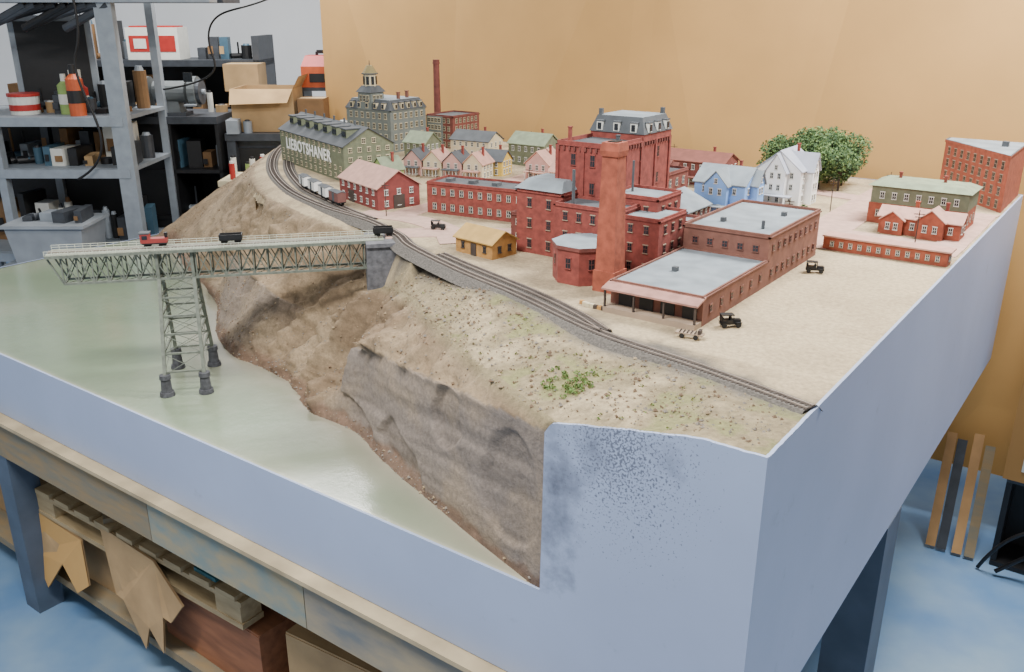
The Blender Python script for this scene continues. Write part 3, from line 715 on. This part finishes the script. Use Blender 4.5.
def carton(name,x,y,z,rot,w,d,h,m=cardd,flaps=True,tape=True):
    mb=MB(); t=.006
    mb.box(0,0,0,w,d,t,m)
    for sy in (-1,1): mb.box(0,sy*(d/2-t/2),t,w,t,h-t,m)
    for sx in (-1,1): mb.box(sx*(w/2-t/2),0,t,t,d-2*t,h-t,m)
    if flaps:
        for sy in (-1,1):
            y0=sy*d/2; y1=sy*(d/2+ d*.22); mb.add([(-w/2,y0,h),(w/2,y0,h),(w/2-.02,y1,h-.07),(-w/2+.01,y1,h-.08)],[(0,1,2,3)],m)
        mb.add([(w/2,-d/2,h),(w/2,d/2,h),(w/2+.04,d/2,h+.07),(w/2+.04,-d/2,h+.07)],[(0,1,2,3)],m)
    else:
        mb.box(0,-d/4,h,w,d/2-.004,t,m); mb.box(0,d/4,h,w,d/2-.004,t,m)
        if tape: mb.box(0,0,h+t,w,.05,.001,mat('tape','c8b48c',.4,.05))
    return mb.obj(name,(x,y,z),rot)
plyb=mat('plywood_box','8e5c3e',.8,.25,6,.2,stretch=(1,6,6))
carton('cardboard_box',-2.60,1.44,.131,.03,.56,.36,.22,cardd,False)
carton('cardboard_box',-2.02,1.43,.131,-.03,.50,.38,.22,plyb,False,False)
carton('cardboard_box',-3.40,1.50,.131,0,.6,.4,.34)
carton('cardboard_box',-1.46,1.46,.131,.08,.45,.4,.28,cardd,False)
carton('cardboard_box',-2.6,1.95,.131,.1,.7,.5,.45,cardd,False); carton('cardboard_box',-1.75,2.0,.131,0,.7,.5,.46,plyb,False,False)
pal=mat('pallet_wood','94805e',.9,.3,8,.4,col2='b09c78',stretch=(1,5,5))
mb=MB()
for yy in (-.165,0,.165):
    for xx in (-.5,-.02,.46): mb.box(xx,yy,.018,.11,.07,.055,pal)
    mb.box(-.02,yy,0,1.08,.075,.018,pal); mb.box(-.02,yy,.073,1.08,.07,.016,pal)
for k in range(9): mb.box(-.50+k*.12,0,.089,.085,.41,.016,pal,random.uniform(-.03,.03))
mb.obj('wooden_pallet',(-2.34,1.405,.372),.02)
mb=MB()
for k in range(4): mb.box(-.25+k*.17,-.10+.05*(k%2),0,.30,.06,.018,(oldw2,pal,oldw,plyb)[k],(-.5,.3,-.2,.6)[k])
mb.box(-.1,-.02,.018,.4,.05,.018,oldw,.2); mb.obj('scrap_lumber_pile',(-2.34,1.40,.478))
mb=MB(); bl_=mat('teal_tin','2f6068',.5,.1); mb.box(.0,0,0,.10,.10,.012,bl_); mb.cyl(0,0,.012,.10,.04,.04,bl_,16); mb.obj('paint_tin',(-1.98,1.27,.478))
mb=MB()
A=[(-2.50,1.20,.465),(-2.20,1.195,.455),(-2.06,1.185,.36),(-2.12,1.175,.28),(-2.15,1.17,.29),(-2.17,1.165,.15),(-2.24,1.17,.21),(-2.28,1.17,.11),(-2.38,1.175,.25),(-2.44,1.185,.24)]
mb.poly(A,cardd); mb.poly([(x,y+.006,z) for x,y,z in reversed(A)],cardd); mb.obj('torn_cardboard')
mb=MB()
A=[(-2.98,1.19,.38),(-2.62,1.19,.37),(-2.58,1.17,.22),(-2.66,1.165,.16),(-2.74,1.17,.24),(-2.86,1.16,.10),(-2.97,1.18,.2)]
mb.poly(A,card); mb.poly([(x,y+.006,z) for x,y,z in reversed(A)],cardd); mb.obj('torn_cardboard')

# cardboard backdrop
mb=MB()
cols_=[(-4.10,-4.13),(-3.1,-3.05),(-2.1,-2.05),(-1.42,-1.05),(-.55,-.2),(.5,.8),(1.6,1.7)]
yb=[3.74,3.67,3.70,3.735,3.67,3.70,3.68]; yt=[3.78,3.82,3.77,3.88,3.78,3.86,3.80]
for i in range(len(cols_)-1):
    (a0,a1),(b0,b1)=cols_[i],cols_[i+1]
    A=[(a0,yb[i],.26),(b0,yb[i+1],.26),(b1,yt[i+1],2.62),(a1,yt[i],2.62)]
    B=[(x,y+.006,z) for x,y,z in A]
    mb.add(A+B,[(0,1,2,3),(7,6,5,4),(1,0,4,5),(3,2,6,7),(0,3,7,4),(2,1,5,6)],card)
for x in (-3.5,-1.5,.3,1.3): mb.box(x,3.95,0,.09,.04,2.5,oldw2)
mb.obj('cardboard_backdrop')

# ---------- room
def RW(f,l): return (.808*l-.589*f, .808*f+.589*l)
def robox(name,f,l,z0,sf,sl,h,m):
    x,y=RW(f,l); mb=MB(); mb.box(0,0,0,sl,sf,h,m); return mb.obj(name,(x,y,z0),YAW)
floorm=mat('floor_blue_paint','3f6c9e',.45,.2,2.2,col2='7f98ae')
robox('floor',2.5,0,-.05,14,12,.05,floorm)
wallm=mat('wall_white','e2e4e6',.8,.03,3)
robox('wall_back',8.0,0,0,.1,12,3.2,wallm); robox('wall_left',3,-5.5,0,10,.1,3.2,wallm); 
orange=mat('label_orange','b8542c',.5,.1)
brn=mat('brown_box','7a5c3c',.8,.1); bl2=mat('plastic_blue','3c5a6c',.5,.1)
CL=[steeld,black,black,cardd,steel,brn,bl2,black,steeld,brn,white]
def clutter(mb,x0,x1,y,z,hmin,hmax,dens=1.0,mats=CL,dep=.18):
    x=x0
    while x<x1:
        w=random.uniform(.03,.09)/dens; h=random.uniform(hmin,hmax); m=random.choice(mats)
        r_=random.random()
        if r_<.35:
            r=min(w/2,.035); mb.cyl(x+w/2,y,z,z+h*.8,r,r,m,12); mb.cyl(x+w/2,y,z+h*.8,z+h*.9,r*.7,r*.5,random.choice(mats),12)
        elif r_<.5:
            mb.beam((x,y-.03,z+.02),(x+w*1.6,y+.04,z+.02),.035,m,n=10); mb.beam((x+w*.8,y,z+.03),(x+w*.9,y-.02,z+h),.012,random.choice(mats),n=6)
        else:
            mb.box(x+w/2,y,z,w*.9,dep*random.uniform(.5,1),h,m,random.uniform(-.25,.25))
            if random.random()<.6: mb.box(x+w/2,y-dep*.5,z+h*.25,w*.5,.004,h*.35,random.choice(mats))
        x+=w*random.uniform(1.02,1.3)

x,y=RW(4.6,-2.45); mb=MB()
for sx in (-.62,-.17,.475):
    for sy in (-.02,.55): mb.box(sx,sy,0,.085 if (sx>.4 and sy<0) else .04,.05,2.6,steel)
for z in (.35,.8,1.24,1.50): mb.box(-.08,.27,z-.02,1.15,.56,.02,steel); mb.box(-.08,-.045,z-.045,1.15,.012,.045,steel)
mb.box(.2,.0,2.04,1.6,.12,.05,steel); mb.box(.2,.3,2.04,1.6,.3,.02,steeld)
mb.beam((-.6,.0,1.0),(-.2,.0,1.23),.02,steel)
mb.box(-.08,.56,.8,1.1,.01,.70,black)
clutter(mb,-.6,.42,.35,1.24,.05,.2); clutter(mb,-.6,.42,.15,1.24,.03,.12); clutter(mb,-.6,.42,.3,.80,.1,.3); clutter(mb,-.3,.40,.42,1.50,.06,.26); clutter(mb,-.1,.40,.2,1.50,.02,.10)
clutter(mb,-.1,.9,.0,2.09,.03,.1)
for k in range(9): mb.beam((-.14+k*.05,.0,1.92+.02*(k%4)),(.1+k*.05,-.03,2.03),.04,random.choice([black,steeld,black]),n=10)
mb.obj('steel_storage_rack',(x,y,0),YAW)
def bottle(f,l,z,r,h,m,cap):
    x,y=RW(f,l); mb=MB(); mb.cyl(0,0,0,h*.72,r,r,m,16); mb.cyl(0,0,h*.25,h*.5,r*1.02,r*1.02,(black if m==orange else white),16); mb.cyl(0,0,h*.72,h*.82,r,r*.4,m,16); mb.cyl(0,0,h*.82,h,r*.4,r*.38,cap,12)
    mb.obj('spray_can',(x,y,z)) 
bottle(4.72,-2.30,1.50,.035,.20,green,white); bottle(4.64,-2.21,1.50,.04,.25,orange,black); bottle(4.8,-2.25,1.50,.03,.17,redp,redp)
x,y=RW(4.72,-2.52); mb=MB(); mb.cyl(0,0,0,.09,.07,.075,white,20); mb.cyl(0,0,.09,.105,.078,.078,redp,20); mb.cyl(0,0,.02,.05,.0735,.0745,redp,20); mb.obj('plastic_tub',(x,y,1.5))
x,y=RW(5.0,-2.46); mb=MB(); mb.box(0,0,0,.40,.05,.46,steel); mb.box(0,-.028,.03,.34,.01,.40,black); mb.box(0,.05,0,.2,.18,.02,steeld); mb.obj('old_monitor',(x,y,1.52),YAW+.3)
def cable(name,P,r=.006,m=black):
    cu=bpy.data.curves.new(name,'CURVE'); cu.dimensions='3D'; sp=cu.splines.new('NURBS'); sp.points.add(len(P)-1)
    for p,q in zip(sp.points,P): p.co=(*q,1)
    sp.use_endpoint_u=True; cu.bevel_depth=r; cu.materials.append(m); o=bpy.data.objects.new(name,cu); bpy.context.scene.collection.objects.link(o); return o
def R3(f,l,z): a,b=RW(f,l); return (a,b,z)
cable('power_cable',[R3(4.5,-2.1,2.2),R3(4.5,-2.05,1.9),R3(4.5,-2.15,1.8),R3(4.5,-2.1,1.6),R3(4.5,-2.0,1.3),R3(4.5,-2.2,1.2)])
cable('power_cable',[R3(5.0,-1.0,2.2),R3(5.0,-1.3,2.02),R3(5.0,-1.6,2.03),R3(5,-1.65,1.8),R3(5,-1.55,1.65),R3(5,-1.9,1.6)],.005)
x,y=RW(5.35,-1.95); mb=MB()
mb.box(0,.0,1.40,.56,.44,.04,steeld); mb.box(0,.21,0,.56,.02,1.40,black)
for sx in (-.27,0,.27): mb.box(sx,0,0,.02,.42,1.40,black)
for z in (.3,.6,.85,1.12): mb.box(0,0,z,.56,.42,.02,black)
for z in (.62,.87,1.14): clutter(mb,-.25,.24,-.05,z,.05,.17)
clutter(mb,-.27,-.15,-.05,1.44,.03,.15); clutter(mb,.15,.27,.05,1.44,.05,.15)
mb.obj('tool_cabinet',(x,y,0),YAW)
x,y=RW(5.22,-1.94); gm=mat('grinder_grey','5e6466',.5,.1,20); mb=MB(); mb.box(0,0,0,.18,.13,.02,steeld); mb.frus(-.06,.06,-.05,.05,.02,.08,.015,.01,gm)
mb.beam((-.09,0,.13),(.09,0,.13),.12,gm,n=20)
for sx in (-.135,.135): mb.beam((sx-.02,0,.13),(sx+.02,0,.13),.17,gm,n=24); mb.beam((sx*1.22-.012,0,.13),(sx*1.22+.012,0,.13),.14,steeld,n=24); mb.beam((sx*1.36-.01,0,.13),(sx*1.36+.01,0,.13),.03,steel,n=10); mb.box(sx,-.10,.06,.06,.04,.01,steel); mb.box(sx,-.09,.19,.05,.005,.05,glass)
mb.obj('bench_grinder',(x,y,1.44),YAW)
x,y=RW(5.45,-1.30); mb=MB()
mb.box(0,0,1.30,.70,.55,.04,steeld)
for sx in (-.32,.32):
    for sy in (-.24,.24): mb.box(sx,sy,0,.05,.05,1.30,steeld)
mb.box(0,0,.6,.68,.5,.03,steeld); mb.box(-.1,0,.86,.5,.4,.43,steeld)
for z in (.90,1.10): mb.box(-.1,-.21,z,.42,.01,.15,black)
clutter(mb,.16,.32,-.1,.63,.1,.5); clutter(mb,-.34,-.2,-.22,1.34,.03,.1); clutter(mb,.2,.34,-.2,1.34,.03,.12)
mb.obj('side_bench',(x,y,0),YAW)
def CP(f,l,z,*a,**k): x,y=RW(f,l); return carton('cardboard_box',x,y,z,YAW,*a,**k)
CP(5.42,-1.44,1.341,.36,.32,.24,cardd); CP(5.33,-1.16,1.341,.15,.16,.18,brn,False); CP(5.95,-1.72,1.52,.22,.2,.16,cardd,False)
x,y=RW(5.62,-1.08); mb=MB(); mb.box(0,0,1.341,.38,.22,.02,steeld); mb.box(0,0,1.55,.38,.22,.02,steeld)
for sx in (-.18,.18): mb.box(sx,0,1.341,.02,.22,.21,steeld)
mb.obj('bench_riser',(x,y,0),YAW)
mb=MB()
mb.box(0,0,0,.36,.22,.12,orange); mb.frus(-.18,.18,-.11,.11,.12,.18,.02,.05,redp); mb.beam((-.1,0,.20),(.1,0,.20),.02,black); mb.beam((-.1,0,.175),(-.1,0,.20),.015,black); mb.beam((.1,0,.175),(.1,0,.20),.015,black); mb.box(0,-.112,.03,.26,.01,.05,black)
mb.obj('red_toolbox',(x,y,1.571),YAW)
x,y=RW(6.2,-2.35); mb=MB(); mb.box(0,0,0,.34,.2,.2,white); mb.box(0,-.101,.05,.3,.004,.1,redp); mb.box(-.08,-.104,.07,.08,.004,.06,white); mb.box(0,0,.2,.3,.16,.01,redp); mb.obj('printed_carton',(x,y,1.701),YAW)
x,y=RW(6.25,-2.45); mb=MB(); mb.box(0,0,1.66,1.6,.4,.04,steeld); mb.box(0,0,1.2,1.6,.4,.04,steeld)
for sx in (-.78,.78): mb.box(sx,0,0,.04,.4,1.85,steeld)
mb.box(0,.19,0,1.6,.02,1.66,black)
clutter(mb,-.75,.75,-.1,1.24,.1,.38); clutter(mb,.35,.76,.0,1.70,.06,.2); clutter(mb,-.75,-.1,.0,1.70,.1,.3)
mb.obj('parts_shelf',(x,y,0),YAW)
x,y=RW(4.98,-1.38); mb=MB(); mb.box(0,0,1.10,.45,.30,.03,cream)
for sx in (-.20,.20):
    for sy in (-.12,.12): mb.box(sx,sy,0,.04,.04,1.10,steeld)
mb.obj('hobby_table',(x,y,0),YAW)
mb=MB()
for k in range(10):
    a=-.2+k*.042; b_=random.uniform(-.10,.10); hh=random.uniform(.04,.11); m=random.choice([redp,white,yellow,black,green]); mb.cyl(a,b_,0,hh,.016,.016,m,10); mb.cyl(a,b_,hh,hh+.012,.013,.011,random.choice([white,black]),10)
mb.box(.12,-.05,0,.12,.08,.05,white,.3); mb.obj('paint_jars',(x,y,1.1305),YAW)
x,y=RW(4.40,-2.30); mb=MB(); gb=mat('bin_grey','8e949a',.4,.15,8)
mb.add([(-.16,-.12,0),(.16,-.12,0),(.16,.12,0),(-.16,.12,0),(-.19,-.14,.22),(.19,-.14,.22),(.19,.14,.22),(-.19,.14,.22)],[(3,2,1,0),(0,1,5,4),(1,2,6,5),(2,3,7,6),(3,0,4,7)],gb); mb.box(0,0,.22,.41,.31,.015,gb)
mb.box(0.05,0,-.02,.7,.3,.02,steel); clutter(mb,.22,.36,-.05,0,.05,.2); clutter(mb,-.15,.15,0,.235,.02,.06)
for sx in (-.27,.37): mb.box(sx,0,-.78,.04,.25,.76,steel)
mb.obj('plastic_storage_bin',(x,y,.78),YAW)
# right side storage
mb=MB(); lum=mat('lumber','a88256',.8,.2,8)
for k,(x_,h_) in enumerate(((-.44,.42),(-.40,.40),(-.345,.44),(-.30,.40))):
    mb.beam((x_,3.42,0.01),(x_-.02,3.62,h_),.035,(lum,steeld,lum,oldw2)[k],.02)
mb.obj('leaning_lumber_scraps')
mb=MB(); mb.box(.22,3.53,0,.9,.2,.02,black); mb.box(.22,3.62,.02,.9,.02,.34,black)
for sx in (-.22,.2,.66): mb.box(sx,3.53,.02,.02,.19,.34,black)
mb.box(.22,3.53,.36,.9,.2,.015,steeld); mb.obj('dark_gap_standin')  # added black crate, stands in for the dark gap under the cardboard
bx_=carton('cardboard_box',.215,3.53,.376,0,.92,.22,.82,mat('carton_dimmed','aa7e48',.9,.06,3),False)  # box added; its deeper brown paints in dimmer light low on the cardboard
mb=MB(); mb.box(0,0,0,.07,.002,.09,white); mb.box(0,-.0015,.01,.05,.001,.03,mat('label_blue','3a6ab0',.5,.05)); mb.box(0,-.0015,.055,.05,.001,.02,black); mb.obj('box_label',(-.155,3.4185,.42))
cable('floor_cable',[(-.2,3.36,.02),(-.12,3.38,.10),(-.05,3.36,.2),(.05,3.38,.05),(.3,3.2,.01)],.008)
cable('floor_cable',[(-.26,3.37,.01),(-.2,3.34,.18),(-.05,3.37,.3),(.1,3.34,.2),(.3,3.3,.01)],.007)

# ---------- lights
w=bpy.data.worlds.new('World'); bpy.context.scene.world=w; w.use_nodes=True
w.node_tree.nodes['Background'].inputs[0].default_value=(.97,.985,1,1); w.node_tree.nodes['Background'].inputs[1].default_value=.62
for f,l,en,sx,sy in ((1.0,-1.0,150,1.6,.25),(2.6,1.9,190,1.4,.25),(5.2,-1.5,140,2.0,.5)):
    ld=bpy.data.lights.new('ceiling_light','AREA'); ld.shape='RECTANGLE'; ld.size=sx; ld.size_y=sy; ld.energy=en; ld.color=(1,.985,.96)
    o=bpy.data.objects.new('ceiling_light',ld); bpy.context.scene.collection.objects.link(o); x,y=RW(f,l); o.location=(x,y,3.4); o.rotation_euler=(0,0,YAW)
cam=bpy.data.cameras.new('camera'); cam.lens=31.2; cam.sensor_width=36; cam.clip_start=.01
co_=bpy.data.objects.new('camera',cam); bpy.context.scene.collection.objects.link(co_); co_.location=(0,0,CAMZ); co_.rotation_euler=(pi/2-TH,0,YAW)
bpy.context.scene.camera=co_
